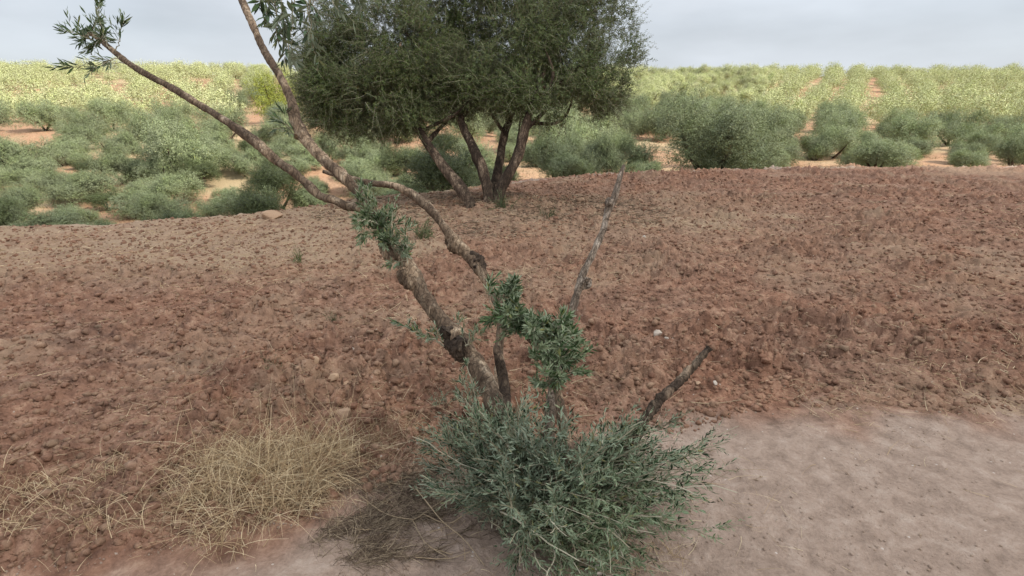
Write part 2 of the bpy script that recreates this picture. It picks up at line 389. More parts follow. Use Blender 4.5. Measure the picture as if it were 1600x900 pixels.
M['leaf'] = leaf_mat('olive_leaf', (.064, .100, .046), (.23, .265, .18), .14, yellow=(.22, .2, .06), spec=.28)
M['leafbush'] = leaf_mat('olive_shoot_leaf', (.044, .071, .040), (.23, .27, .195), .10, yellow=(.24, .2, .08), rough=.58, spec=.2, con=1.15)
M['leafbig'] = leaf_mat('big_olive_leaf', (.072, .092, .032), (.25, .27, .16), .12, spec=.3, con=1.15)
M['leafmid'] = leaf_mat('grove_leaf', (.185, .208, .125), (.33, .35, .24), .10, yellow=(.3, .28, .1), rough=.65, spec=.2, con=.8)
M['leaffar'] = leaf_mat('sunlit_hill_leaf', (.43, .435, .255), (.48, .49, .32), .05, yellow=(.34, .33, .17), rough=.75, spec=.1, con=.5)  # same olives as nearer ones; sunlight on the hill put into this paler colour
M['leafyel'] = leaf_mat('bright_leaf', (.22, .23, .04), (.27, .27, .07), .3)
M['leafdark'] = leaf_mat('dull_leaf', (.07, .085, .035), (.15, .16, .09), .25)
M['twig'] = var_mat('green_twig', [(.19, .16, .10), (.35, .31, .21), (.52, .48, .36)])
M['drytwig'] = var_mat('dry_twig', [(.22, .15, .09), (.36, .27, .17), (.48, .38, .26)])
M['straw'] = var_mat('straw', [(.20, .13, .078), (.52, .38, .22), (.78, .64, .42)], tr=.2)
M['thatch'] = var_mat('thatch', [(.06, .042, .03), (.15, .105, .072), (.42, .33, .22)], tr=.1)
M['clod'] = var_mat('clod', [(.18, .092, .066), (.28, .15, .11), (.42, .27, .2)])
M['stone'] = var_mat('pale_stone', [(.42, .34, .27), (.6, .53, .45)])
M['ochre'] = var_mat('ochre_stone', [(.36, .22, .14), (.46, .32, .21)])
M['weed'] = leaf_mat('weed_leaf', (.09, .12, .045), (.12, .15, .07), .3)

# ------------------------------------------------------------------ the ground: one sheet, split by surface
th = np.concatenate([np.linspace(-180, -54, 60, endpoint=False), np.linspace(-54, 54, 1150, endpoint=False), np.linspace(54, 180, 60)])
rr_ = np.concatenate([[.02, .3, .6, .85], np.geomspace(1.05, 20, 640), np.geomspace(20.4, 900, 230)])
TH, RR = np.meshgrid(np.radians(th), rr_)
GX, GY = np.sin(TH)*RR, np.cos(TH)*RR
GZ = ground(GX.ravel(), GY.ravel()).reshape(GX.shape)
GZ[:, -1] = GZ[:, 0]
nr, nc = GX.shape
V = np.stack([GX, GY, GZ], -1).reshape(-1, 3)
idx = np.arange(nr*nc).reshape(nr, nc)
Q = np.stack([idx[:-1, :-1], idx[1:, :-1], idx[1:, 1:], idx[:-1, 1:]], -1).reshape(-1, 4)[:, ::-1]
fx = V[Q, 0].mean(1); fy = V[Q, 1].mean(1)
isp = fy < path_edge(fx)
isg = (fy > crest(fx)+1.0)
vx, vy = V[:, 0], V[:, 1]
tan = np.clip(ss(-.2, -2.6, vx)*ss(4.4, 6.4, vy)*1.1 + .7*np.exp(-(((vx-1.2)/3.2)**2+((vy-8.6)/2.2)**2)) + .5*ss(.0, .5, fbm(vx/.7, vy/.7, o=3, s=41)), 0, 1)
tan = tan*(.55+.6*np.clip(.5+fbm(vx/.35, vy/.35, o=3, s=43), 0, 1))
pth = ss(.22, -.28, vy-path_edge(vx)+.35*fbm(vx/.35, vy/.35, o=4, s=47)+.25*ss(-.3, -1., vx))
pth = np.where(vy > crest(vx)+.5, ss(2.6, .8, vy-crest(vx)+.8*fbm(vx, vy, o=3, s=92)), pth)
tan = np.where(np.hypot(vx, vy) > 18, ss(-.1, .5, fbm(vx/6, vy/6, o=3, s=44)), tan)
def sub(name, mask, m):
    q = Q[mask]; u, inv = np.unique(q, return_inverse=True)
    o = mk(name, V[u], inv.reshape(q.shape), m, None, {'tan': np.clip(tan[u], 0, 1), 'pth': pth[u]}, True); tag(o, kind='structure'); return o
sub('ploughed_field', ~isp & ~isg, M['field']); sub('dirt_path', isp, M['path']); sub('grove_ground', isg, M['grove'])

# ------------------------------------------------------------------ the cloud whose shade lies over the near ground
mcl, n, o = mat('cloud'); tr = N_(n, 'ShaderNodeBsdfTransparent'); tl = N_(n, 'ShaderNodeBsdfTranslucent'); df = N_(n, 'ShaderNodeBsdfDiffuse')
a1 = N_(n, 'ShaderNodeMixShader'); a2 = N_(n, 'ShaderNodeMixShader'); a1.inputs[0].default_value = .5; a2.inputs[0].default_value = .60
n.links.new(tl.outputs[0], a1.inputs[1]); n.links.new(df.outputs[0], a1.inputs[2]); n.links.new(tr.outputs[0], a2.inputs[1]); n.links.new(a1.outputs[0], a2.inputs[2]); n.links.new(a2.outputs[0], o.inputs[0])
H = 320.
ca = Acc()
LBS = ((0, -24, 50, 41), (-62, -30, 70, 44), (62, -26, 70, 44))
v = np.linspace(0, 2*math.pi, 181); cy0 = -20.; ts = np.linspace(0, 220, 1500)
RO = []
for a in v:
    px_, py_ = ts*math.cos(a), cy0+ts*math.sin(a); ins = np.zeros(len(ts), bool)
    for gx, gy, rx, ry in LBS: ins |= ((px_-gx)/rx)**2+((py_-gy)/ry)**2 < 1
    out = np.nonzero(~ins)[0]; RO.append(ts[out[0]])
RO = np.array(RO); c = np.array([0, cy0, 0])+SDIR*H/SDIR[2]
u = np.linspace(0, math.pi, 25); uu, vv = np.meshgrid(u, v, indexing='ij')
rad_ = np.sin(uu)**.5*RO[None]*(1+.04*fbm(np.cos(vv)*5, np.sin(vv)*5, o=3, s=61)); 
vv_ = np.stack([rad_*np.cos(vv), rad_*np.sin(vv), np.cos(uu)*9*(1+.4*fbm(rad_*np.cos(vv)/15, rad_*np.sin(vv)/15, o=3, s=62))], -1).reshape(-1, 3)+c
ii = np.arange(25*181).reshape(25, 181); ca.add(vv_, np.stack([ii[:-1, :-1], ii[1:, :-1], ii[1:, 1:], ii[:-1, 1:]], -1).reshape(-1, 4))
tag(ca.build('cloud', mcl, smooth=True), kind='structure')

# ------------------------------------------------------------------ small olive trees of the grove
def olive(name, seed, w, h, nt_, nl, leaf, wid, lm, trunk_h=.35, stems=3, tall=1., detail_stem=False):
    """an olive of crown width w and height h, base at the origin; returns the Empty with trunk and crown"""
    rng = np.random.default_rng(seed); root = empty(name, (0, 0, 0)); tb = Acc()
    ch = h-trunk_h
    lob = []
    for k in range(15):
        a = k*2.4+rng.random()*.8; rr = w*.5*rng.uniform(.30, .78) if k else 0
        lob.append([math.cos(a)*rr, math.sin(a)*rr, trunk_h+ch*rng.uniform(.20, .74), w*.5*rng.uniform(.24, .42), ch*.5*rng.uniform(.30, .62)])
    lob = np.array(lob)
    for s in range(stems):
        a = s*2*math.pi/stems+rng.random(); t = lob[(s*2+1) % 9]
        b = np.array([math.cos(a)*.05*w*.4, math.sin(a)*.05*w*.4, -.12]); e = t[:3]
        p = limb([b, b*1.5+np.array([0, 0, trunk_h*.6]), b+(e-b)*.55+rng.normal(0, .04*w, 3), e], [.035*w, .028*w, .018*w, .006*w], 14, 8, .1, 8, seed+s)
        tb.add(*p)
    li = rng.integers(0, 15, nt_); d = unit(rng.normal(0, 1, (nt_, 3))); r = rng.random(nt_)**.45
    base = lob[li, :3]+d*r[:, None]*np.stack([lob[li, 3], lob[li, 3], lob[li, 4]], 1)*.95
    keep = base[:, 2] > trunk_h*.45; base = base[keep]; d = d[keep]; k = len(base)
    gap = fbm(base[:, 0]*3/w*1.6, base[:, 1]*3/w*1.6, base[:, 2]*3/w*1.6, o=2, s=seed) > -.42
    base = base[gap]; d = d[gap]; k = len(base)
    st, lv = twigs(base, d+np.array([0, 0, .45])+rng.normal(0, .35, (k, 3)), leaf*rng.uniform(2.2, 4.2, k), nl, leaf, wid, 1, rng, stem_r=leaf*.03, droop=.1, out=(base-np.array([0, 0, trunk_h+ch*.3]))/np.array([w, w, ch])*1.2+d*.7+np.array([0, 0, .25]))
    cr = Acc(); cr.add(*lv)
    tb.build('trunk', M['barkbig'], root, smooth=True)
    c_ = cr.build('crown', lm, root)
    if detail_stem:
        s_ = Acc(); s_.add(*st); s_.build('twigs', M['twig'], c_)
    return root
proto = {}
def place(o, x, y, rz, s, label, group=None, dz=-.05):
    o.location = (x, y, float(ground(np.array([x]), np.array([y]))[0])+dz); o.rotation_euler = (0, 0, rz)
    o.scale = s if isinstance(s, tuple) else (s, s, s)
    tag(o, label, 'olive tree', group); return o
used = set()
def inst(key, *a, name=None, **k):
    o = proto[key]
    if key in used: o = copy_tree(o, None, name)
    used.add(key); return place(o, *a, **k)
for i in range(3): proto['mid%d' % i] = olive('olive_tree', 10+i, 2.4, 1.9, 4200, 12, .075, .020, M['leafmid'], .04, 3)
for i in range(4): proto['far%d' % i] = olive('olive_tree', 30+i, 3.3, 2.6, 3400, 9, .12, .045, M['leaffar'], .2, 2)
for i in range(2): proto['row%d' % i] = olive('olive_tree', 50+i, 3.2, 2.5, 3200, 10, .11, .030, M['leafmid'], .15, 2)
proto['dark'] = olive('olive_tree', 71, 2.4, 2.3, 3600, 12, .075, .019, M['leafdark'], .4, 4)
proto['dull'] = olive('olive_tree', 72, 3.0, 2.6, 4300, 12, .08, .021, M['leafmid'], .0, 5)
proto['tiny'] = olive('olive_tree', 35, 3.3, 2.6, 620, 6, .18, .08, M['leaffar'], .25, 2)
proto['yel'] = olive('bright_tree', 73, 4.5, 4.2, 1600, 9, .16, .05, M['leafyel'], .6, 2)

# (proto, px, base py or distance, width px, height px, label)
mids = [
 ('dull', 1112, -19.5, 172, 124, 'large grey-green olive bush at the right end of the mound crest'),
 ('mid0', 866, -17.0, 82, 74, 'rounded olive bush just behind the mound crest, right of the four-stemmed tree'),
 ('mid1', 928, -18.0, 84, 78, 'olive bush behind the crest between the rounded bush and the tall dead branch'),
 ('mid2', 978, -20.5, 76, 70, 'olive bush rising directly behind the tip of the tall dead branch'),
 ('mid0', 1012, -18.6, 50, 26, 'low olive bush peeping over the crest left of the bare soil lane'),
 ('mid1', 835, -24.0, 48, 44, 'small pale olive bush beside the rightmost stem of the four-stemmed tree'),
 ('row0', 884, -34.0, 58, 34, 'olive bush of the second row above the rounded crest bush'),
 ('row1', 962, 214, 62, 38, 'wide olive tree under the right edge of the big crown'),
 ('row0', 1042, 217, 50, 42, 'small olive tree with short dark trunk at the top of the bare soil lane'),
 ('row1', 1006, 210, 46, 34, 'olive tree left of the short dark trunked one at the top of the soil lane'),
 ('row0', 1092, 205, 56, 44, 'olive tree showing above the large bush at the right'),
 ('row1', 1142, 212, 58, 48, 'olive tree behind the right shoulder of the large grey-green bush'),
 ('dark', 690, -15.2, 118, 112, 'dark fine-leaved olive tree seen between the leaning left stems of the big tree'),
 ('mid2', 742, -22.0, 58, 52, 'pale olive bush seen between the two left stems of the big tree'),
 ('dark', 434, 335, 82, 92, 'dark olive tree with thin trunks at the left end of the valley'),
 ('mid1', 484, 331, 62, 42, 'olive bush behind the field edge under the lower bare branch'),
 ('mid2', 512, 252, 40, 46, 'upright olive bush in the sandy slope right of the steep bare branch'),
 ('mid0', 452, 243, 44, 34, 'round olive bush on sandy slope left of the steep bare branch'),
 ('mid1', 412, 224, 36, 30, 'small olive bush high on the sandy slope, leftmost under the bright tree'),
 ('row0', 566, 236, 46, 36, 'olive bush in shade under the left skirt of the big crown'),
 ('mid0', 560, 278, 56, 32, 'left of three low bushes in the sandy hollow above the arched branch'),
 ('mid2', 604, 276, 56, 34, 'middle of three low bushes in the sandy hollow above the arched branch'),
 ('mid1', 640, 262, 50, 36, 'right of three low bushes in the sandy hollow, near the dark tree'),
 ('mid0', 634, 305, 54, 34, 'low pale bush right behind the crest beside the arched branch'),
 ('mid1', 480, 266, 44, 26, 'low dark green bush where the two left bare branches cross its sides'),
 ('mid2', 800, -30, 46, 40, 'pale olive bush seen between the two right stems of the big tree'),
]
for key, px, b, wp, hp, lab in mids:
    if b > 0: x, y = hit(px, b, 13.5)
    else:
        v = dirv(px, 270); x, y = v[0]/v[1]*-b, -b
    s0 = {'mid': (2.4, 1.9), 'row': (3.2, 2.5), 'dar': (2.4, 2.3), 'dul': (3.0, 2.6)}[key[:3]]
    sx = 1.12*wp/F*y/s0[0]; sz = 1.08*hp/F*y/s0[1]
    if b < 0:   # base hidden by the crest: reach from the ground up to the seen top
        pass
    inst(key, x, y, random.Random(px).random()*6.28, (sx, sx, sz), lab)
sr = random.Random(21)
taken = []
for k in range(900):
    yy = sr.uniform(11.5, 30); xx = sr.uniform(-.98, .98)*yy
    px_ = 800+F*xx/(yy*math.cos(PITCH)+.6)
    if yy < float(crest(np.array([xx]))[0])+2.6: continue
    if 960 < px_ < 1085 or (655 < px_ < 735 and yy < 18) or (px_ > 1000 and yy < 19): continue
    if any((xx-a)**2+(yy-b)**2 < (1.55 if xx < 0 else 2.3)**2 for a, b in taken): continue
    if 480 < px_ < 740 and sr.random() < .55: continue
    taken.append((xx, yy))
    sc = sr.uniform(.38, .88)*(1 if yy > 15 else .75)
    lft = xx < 0
    inst(sr.choice(['mid0', 'mid1', 'mid2', 'mid1', 'dark']) if lft else sr.choice(['mid0', 'mid1', 'mid2']), xx, yy, sr.random()*6.28, (sc*1.15, sc, sc*sr.uniform(.7, 1.05)),
         'low olive shrub among many filling the hollow behind the left of the mound' if lft else 'low olive shrub among many just behind the right of the mound crest',
         'olive shrubs in the left hollow' if lft else 'olive shrubs behind the right crest', name='olive_shrub')['category'] = 'shrub'
print('shrubs', len(taken))
x, y = -18.6, 46.0
z_ = place(proto['yel'], x, y, 1., (1.0, 1.0, 1.0), 'yellow-green tree on the skyline at the far left behind the steep bare branch'); z_['category'] = 'tree'

# rows of young olives climbing the hill
rg = random.Random(5); pts = []
for j in range(60):
    y0 = 24+j*3.9*(1+j*.006)
    if y0 > 165: break
    n_ = int((y0*1.25)/3.8)+2
    for i in range(-n_, n_+1):
        sp = 3.9 if y0 < 60 else 4.7
        x0 = i*sp+(j % 2)*sp/2+rg.uniform(-.6, .6)+y0*.08; yy = y0+rg.uniform(-.7, .7)
        if x0 < -(3+.97*yy) or x0 > 3+.97*yy or yy > 142: continue
        pxx = 800+F*x0/(yy*math.cos(PITCH))
        if 965 < pxx < 1085 and yy < 40: continue
        if yy < 34 and ((640 < pxx < 800) or rg.random() < .35): continue
        left = x0 < -.12*yy
        if left and rg.random() < (.15 if yy < 60 else .22): continue
        if rg.random() < (.10 if yy < 60 else .07): continue
        pts.append((yy, x0))
pts.sort()
vis = [p for p in pts]
score = lambda p: p[0]*(1 if 370 < 800+F*p[1]/(p[0]*math.cos(PITCH)) < 1190 else 2.4)     # the trees that show largest first
vis.sort(key=score); near_ = vis[:268]; rest = vis[268:]
for i, (yy, x0) in enumerate(near_):
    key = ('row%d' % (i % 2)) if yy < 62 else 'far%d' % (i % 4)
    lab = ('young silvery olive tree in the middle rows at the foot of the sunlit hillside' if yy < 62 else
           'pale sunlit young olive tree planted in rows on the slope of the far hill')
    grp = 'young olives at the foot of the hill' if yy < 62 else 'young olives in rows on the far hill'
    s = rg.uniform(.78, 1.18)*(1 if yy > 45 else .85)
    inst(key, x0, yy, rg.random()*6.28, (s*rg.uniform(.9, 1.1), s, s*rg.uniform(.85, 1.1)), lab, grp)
if rest:
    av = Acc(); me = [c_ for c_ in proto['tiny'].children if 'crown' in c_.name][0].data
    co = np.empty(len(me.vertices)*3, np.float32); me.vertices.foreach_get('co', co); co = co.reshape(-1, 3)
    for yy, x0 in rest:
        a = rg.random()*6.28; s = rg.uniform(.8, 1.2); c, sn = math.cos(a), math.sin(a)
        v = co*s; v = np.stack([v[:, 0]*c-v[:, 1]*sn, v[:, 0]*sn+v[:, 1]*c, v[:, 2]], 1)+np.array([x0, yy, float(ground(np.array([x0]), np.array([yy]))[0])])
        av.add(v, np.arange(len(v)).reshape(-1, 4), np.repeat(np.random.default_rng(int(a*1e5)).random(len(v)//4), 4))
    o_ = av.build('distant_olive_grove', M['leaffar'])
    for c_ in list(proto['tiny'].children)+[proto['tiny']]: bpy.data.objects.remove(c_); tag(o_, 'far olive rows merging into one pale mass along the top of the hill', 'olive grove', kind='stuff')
print('grove trees', len(near_), 'rest', len(rest))

# ------------------------------------------------------------------ the big four-stemmed olive
D = 9.0
bx, by = -.38, 8.95
bz = float(ground(np.array([bx]), np.array([by]), False)[0])
big = empty('olive_tree', (bx, by, bz)); tag(big, 'big dense olive tree with four dark leaning stems on the mound', 'olive tree')
O = np.array([bx, by, bz])
stems = [
 ([(744, 345, 8.55), (722, 306, 8.55), (702, 268, 8.6), (668, 222, 8.7), (640, 180, 8.8), (600, 110, 8.9)], [.15, .115, .105, .09, .075, .05]),
 ([(766, 338, 8.75), (760, 300, 8.75), (750, 258, 8.75), (742, 236, 8.8), (718, 190, 8.9), (700, 165, 9.0), (670, 90, 9.2)], [.15, .12, .115, .095, .085, .08, .05]),
 ([(772, 338, 8.95), (771, 300, 9.0), (776, 262, 9.1), (790, 210, 9.2), (798, 170, 9.3), (792, 90, 9.5)], [.15, .11, .10, .085, .08, .05]),
 ([(776, 334, 8.75), (782, 300, 8.7), (806, 258, 8.65), (818, 220, 8.6), (830, 175, 8.6), (850, 110, 8.7)], [.15, .115, .105, .095, .085, .05]),
]
rng = np.random.default_rng(99)
ends = []
for i, (pp, rad) in enumerate(stems):
    pts_ = np.array([P(*q) for q in pp])
    pts_[0, 2] = min(pts_[0, 2], float(ground(pts_[0:1, 0], pts_[0:1, 1])[0])-.08)
    V_, F_, A_ = limb(pts_, np.array(rad)*.70, 90, 20, .18, 7, 200+i*9, .5)
    a = Acc(); a.add(V_, F_, A_)
    # forks into the crown
    for k in range(7):
        s_ = pts_[-1-(k % 3)]*.6+pts_[-2-(k % 2)]*.4; e_ = s_+np.array([rng.normal(0, .9), abs(rng.normal(0, .8))+.1, rng.uniform(.3, 1.1)])
        m_ = (s_+e_)/2+rng.normal(0, .15, 3)
        a.add(*limb([s_, m_, e_], [.034, .022, .008], 20, 7, .1, 8, 300+i*10+k)); ends.append(e_)
    a.build('trunk', M['barkbig'], big, O, True)
# crown lobes in metres (pixel position of the lobe centre, depth, radius across, radius up)
lobes = [
 (540, 95, 9.0, .72, .62), (520, 140, 8.7, .52, .42), (590, 145, 8.7, .70, .55), (575, 30, 9.0, .85, .75), (630, 70, 8.5, .80, .75),
 (660, 130, 8.9, .75, .52), (560, 180, 9.1, .42, .26), (700, 30, 9.3, .80, .8), (745, 120, 8.8, .75, .58), (800, 60, 8.9, .85, .85), (830, 135, 8.7, .78, .48),
 (880, 50, 9.0, .85, .85), (900, 120, 8.9, .72, .52), (935, 135, 9.1, .52, .40), (955, 105, 8.9, .42, .36), (925, 5, 9.2, .65, .6), (970, 35, 9.2, .26, .24),
 (640, -40, 9.2, 1.1, .8), (780, -60, 9.4, 1.2, .9), (880, -50, 9.3, .95, .8), (540, -35, 9.2, .8, .7), (760, -130, 9.4, 1.3, .7),
 (700, 90, 10.2, 1.2, .8), (850, 90, 10.2, 1.1, .8), (600, 90, 10.1, 1.0, .8), (860, 172, 8.8, .5, .24), (720, 165, 9.3, .45, .24), (640, 185, 8.8, .55, .28), (500, 160, 8.9, .36, .36), (900, 165, 8.9, .55, .30), (945, 150, 8.9, .42, .32), (575, 200, 8.9, .45, .22), (800, 150, 8.7, .5, .3), (490, 95, 9.0, .3, .5), (530, 188, 9.0, .42, .24), (500, 175, 9.1, .3, .2), (610, 195, 8.9, .45, .22)]
for k_ in range(26):                                         # sprays that stand out from the crown and hang below it
    a_ = rng.uniform(-.15, math.pi+.15); lobes.append((735+rng.uniform(.86, 1.03)*262*math.cos(a_), 78+rng.uniform(.86, 1.12)*105*math.sin(a_), 8.9+rng.uniform(-.4, .5), rng.uniform(.16, .34), rng.uniform(.14, .34)))
LB = np.array([np.r_[P(q[0], q[1], q[2]), q[3], q[4]] for q in lobes])
wgt = LB[:, 3]**2*LB[:, 4]; wgt = wgt**.70; wgt /= wgt.sum()
NT = 44000
li = rng.choice(len(LB), NT, p=wgt); dd = unit(rng.normal(0, 1, (NT, 3))); rr2 = rng.random(NT)**.42
cb = LB[li, :3]+dd*rr2[:, None]*np.stack([LB[li, 3], LB[li, 3], LB[li, 4]], 1)
gapn = fbm(cb[:, 0]*1.9, cb[:, 1]*1.9, cb[:, 2]*1.9, o=3, s=77)
kp = gapn+.35*fbm(cb[:, 0]*6, cb[:, 1]*6, cb[:, 2]*6, o=2, s=78) > -.15; cb = cb[kp]; dd = dd[kp]
st, lv = twigs(cb, dd*.8+np.array([0, 0, .25])+rng.normal(0, .45, cb.shape), rng.uniform(.14, .34, len(cb)), 22, .054, .0145, 1, rng, stem_r=.0024, droop=.22, out=dd+np.array([0, 0, .35]))
c_ = Acc(); c_.add(*lv); crown = c_.build('crown', M['leafbig'], big, O)
c_ = Acc(); c_.add(*st); c_.build('twigs', M['twig'], crown, (0, 0, 0) if False else O)
print('big tree leaves', len(cb)*20)

# ------------------------------------------------------------------ the pruned olive in the foreground
fx0, fy0 = hit(842, 800, .8)
fz0 = float(ground(np.array([fx0]), np.array([fy0]))[0]); FO = np.array([fx0, fy0, fz0])
fg = empty('olive_tree', FO); tag(fg, 'nearest olive tree, pruned, with bare leaning branches and a bushy skirt of shoots', 'olive tree')
rng = np.random.default_rng(7)
def br(name, pp, rad, m, seed, n=160, sides=28, bump=.16, bs=34, par=fg):
    a = Acc()
    for q, r_ in zip(pp, rad):
        a.add(*limb([P(*t) if len(t) == 3 else t for t in q], r_, n, sides, bump, bs, seed, .45)); seed += 11
    o = a.build(name, m, par, FO if par is fg else None, True); return o
B0 = tuple()
base = FO+np.array([-.02, .05, -.05])
def seg(*pp): return [np.array(p) if len(p) == 3 and isinstance(p, np.ndarray) else P(*p) for p in pp]
def limb_part(name, chains, m, seed, n=150, sides=26, bump=.24, bs=30):
    a = Acc()
    for pts_, rd in chains:
        a.add(*limb(pts_, rd, n, sides, bump, bs, seed, .45)); seed += 13
    return a.build(name, m, fg, FO, True)
# knots: short fat swellings that sit on a limb
def knot(px, py, d, r, seed, k=1.6):
    c = P(px, py, d); v = unit(rng.normal(0, 1, 3)); return ([c-v*r*.9, c-v*r*.3, c+v*r*.3, c+v*r*.9], [r*.12, r*.95, r, r*.10])
def knots(*qs, m):
    for i, q in enumerate(qs):
        limb_part('knot', [knot(*q)], m, 50+int(q[0]), 40, 30, .55, 42)
limb_part('trunk', [
  (seg(base, (802, 690, 2.3), (764, 606, 2.42), (738, 562, 2.5), (715, 530, 2.54), (690, 502, 2.57), (664, 462, 2.6), (640, 425, 2.62), (612, 388, 2.66), (592, 352, 2.7), (574, 330, 2.72)),
   [.055, .048, .042, .038, .042, .035, .037, .034, .034, .032, .031])], M['bark'], 1, 260, 36)
knots((712, 534, 2.50, .048, 5), (700, 520, 2.50, .036, 6), (724, 548, 2.5, .036, 8), m=M['barkbig'])
limb_part('knot', [(seg((630, 414, 2.6), (637, 424, 2.6), (646, 438, 2.6), (652, 448, 2.6)), [.02, .041, .038, .02])], M['bark'], 57, 40, 26, .4, 40)
limb_part('knot', [(seg((596, 370, 2.67), (604, 382, 2.66), (612, 394, 2.65), (620, 406, 2.64)), [.02, .039, .042, .02])], M['bark'], 58, 40, 26, .4, 40)
limb_part('branch', [(seg((580, 336, 2.72), (556, 300, 2.73), (530, 272, 2.74), (506, 250, 2.76), (478, 218, 2.78), (462, 192, 2.8), (455, 160, 2.82), (436, 118, 2.86), (414, 80, 2.9), (400, 48, 2.93), (378, 0, 3.0), (350, -60, 3.1)),
   [.033, .026, .026, .024, .025, .029, .022, .020, .018, .017, .015, .013]),
   (seg((468, 214, 2.79), (455, 186, 2.8), (447, 168, 2.8)), [.02, .014, .006])], M['bark'], 71, 260, 28)
limb_part('branch', [(seg((582, 338, 2.70), (560, 322, 2.69), (530, 318, 2.68), (500, 304, 2.68), (468, 276, 2.68), (440, 258, 2.69), (404, 230, 2.7), (350, 188, 2.72), (290, 150, 2.76), (215, 108, 2.8), (140, 50, 2.85)),
   [.033, .026, .021, .020, .019, .020, .021, .019, .017, .014, .011])], M['bark'], 91, 260, 26)
limb_part('branch', [(seg(base+np.array([.02, .12, 0]), (800, 700, 2.7), (784, 620, 2.9), (780, 560, 3.0), (784, 500, 3.03), (772, 458, 3.06), (742, 410, 3.1), (712, 380, 3.12), (690, 352, 3.14), (662, 318, 3.18), (625, 294, 3.2), (580, 286, 3.22), (535, 276, 3.24), (505, 268, 3.26)),
   [.036, .029, .027, .026, .025, .025, .027, .031, .022, .022, .021, .018, .015, .010])], M['bark'], 111, 300, 28)
limb_part('knot', [(seg((702, 368, 3.12), (708, 376, 3.12), (716, 386, 3.11), (724, 396, 3.11)), [.02, .038, .036, .018])], M['bark'], 59, 40, 26, .45, 40)
limb_part('knot', [(seg((732, 398, 3.1), (739, 408, 3.1), (746, 418, 3.09), (752, 428, 3.08)), [.02, .040, .038, .02])], M['barkbig'], 60, 40, 26, .45, 40)
limb_part('dead_branch', [(seg(base+np.array([.06, .05, 0]), (862, 640, 2.4), (874, 560, 2.55), (886, 516, 2.6), (898, 476, 2.62), (912, 430, 2.65), (930, 390, 2.67), (946, 345, 2.7), (958, 310, 2.72), (966, 285, 2.73), (975, 258, 2.75)),
   [.032, .024, .018, .0195, .0175, .019, .015, .0155, .016, .0135, .008])], M['dead'], 131, 240, 24)
knots((912, 440, 2.63, .026, 5), (955, 318, 2.71, .022, 3), m=M['dead'])
limb_part('dead_branch', [(seg(base+np.array([.1, .02, 0]), (940, 735, 2.12), (985, 690, 2.15), (1010, 650, 2.18), (1040, 616, 2.22), (1075, 582, 2.26), (1108, 544, 2.3)),
   [.04, .026, .020, .018, .0165, .0145, .0115])], M['barkbig'], 151, 220, 26, .5, 65)
limb_part('branch', [(seg(base+np.array([.05, 0, 0]), (886, 735, 2.05), (888, 690, 2.1), (876, 640, 2.15), (868, 600, 2.18), (862, 560, 2.2), (828, 530, 2.22), (804, 490, 2.25), (808, 455, 2.27)),
   [.035, .024, .020, .018, .013, .010, .008, .006, .003])], M['bark'], 161, 200, 18)
limb_part('branch', [(seg(base+np.array([.04, .05, 0]), (800, 740, 2.3), (790, 680, 2.5), (786, 610, 2.7), (780, 560, 2.75), (776, 540, 2.76)), [.04, .035, .03, .028, .026, .016])], M['barkbig'], 171, 120, 20)

def sprig_clump(name, starts, tips, ntw, leaf, wid, nl, seed, lm=M['leafbush'], droop=-.1, tl=(.07, .16), par=None, stem_r=.0024, open_=.8, spread=.55):
    """shoots from starts to tips (pixel+depth), each with side twigs of leaves"""
    rg_ = np.random.default_rng(seed); S = np.asarray(starts, float); E = np.asarray(tips, float); N = len(S); K = 14
    ctrl = (S+E)/2+rg_.normal(0, .035, (N, 3))*np.linalg.norm(E-S, axis=1, keepdims=True)*2; ctrl[:, 2] += (.10*np.linalg.norm((E-S)[:, :2], axis=1))
    t = np.linspace(0, 1, K)[None, :, None]
    path = S[:, None]*(1-t)**2+2*ctrl[:, None]*t*(1-t)+E[:, None]*t*t
    path = path+rg_.normal(0, .0035, path.shape)
    gz = ground(path[..., 0].ravel(), path[..., 1].ravel()).reshape(N, K); path[..., 2] = np.maximum(path[..., 2], gz+.012)
    rad = stem_r*1.0*(1.5-1.0*np.linspace(0, 1, K))[None]*rg_.uniform(.7, 1.4, (N, 1))
    stA = Acc(); stA.add(*tubes(path, rad, 5, var=rg_.random(N), caps=False))
    u = rg_.uniform(.22, .97, (N, ntw)); k = np.clip((u*(K-1)).astype(int), 0, K-2); ii = np.arange(N)[:, None]
    tb = path[ii, k].reshape(-1, 3); tan = unit((path[ii, k+1]-path[ii, k]).reshape(-1, 3))
    td = tan+rg_.normal(0, spread, tb.shape)+np.array([0, 0, .18])
    st, lv = twigs(tb, td, rg_.uniform(*tl, len(tb)), nl, leaf, wid, 2, rg_, stem_r=.0011, droop=droop, K=6, open_=open_)
    stA.add(*st)
    # leaves along the shoot end itself
    st2, lv2 = twigs(path[:, K-4], path[:, -1]-path[:, K-4], np.linalg.norm(path[:, -1]-path[:, K-4], axis=1), nl+4, leaf, wid, 2, rg_, stem_r=.0009, droop=0, K=5, open_=open_)
    lf = Acc(); lf.add(*lv); lf.add(*lv2)
    fo = lf.build(name, lm, par or fg, FO); stA.build('twigs', M['twig'], fo, FO if par is None else FO)
    return fo
def zfix(ps):
    ps = np.array(ps); g = ground(ps[:, 0], ps[:, 1]); ps[:, 2] = np.maximum(ps[:, 2], g+.03); return ps
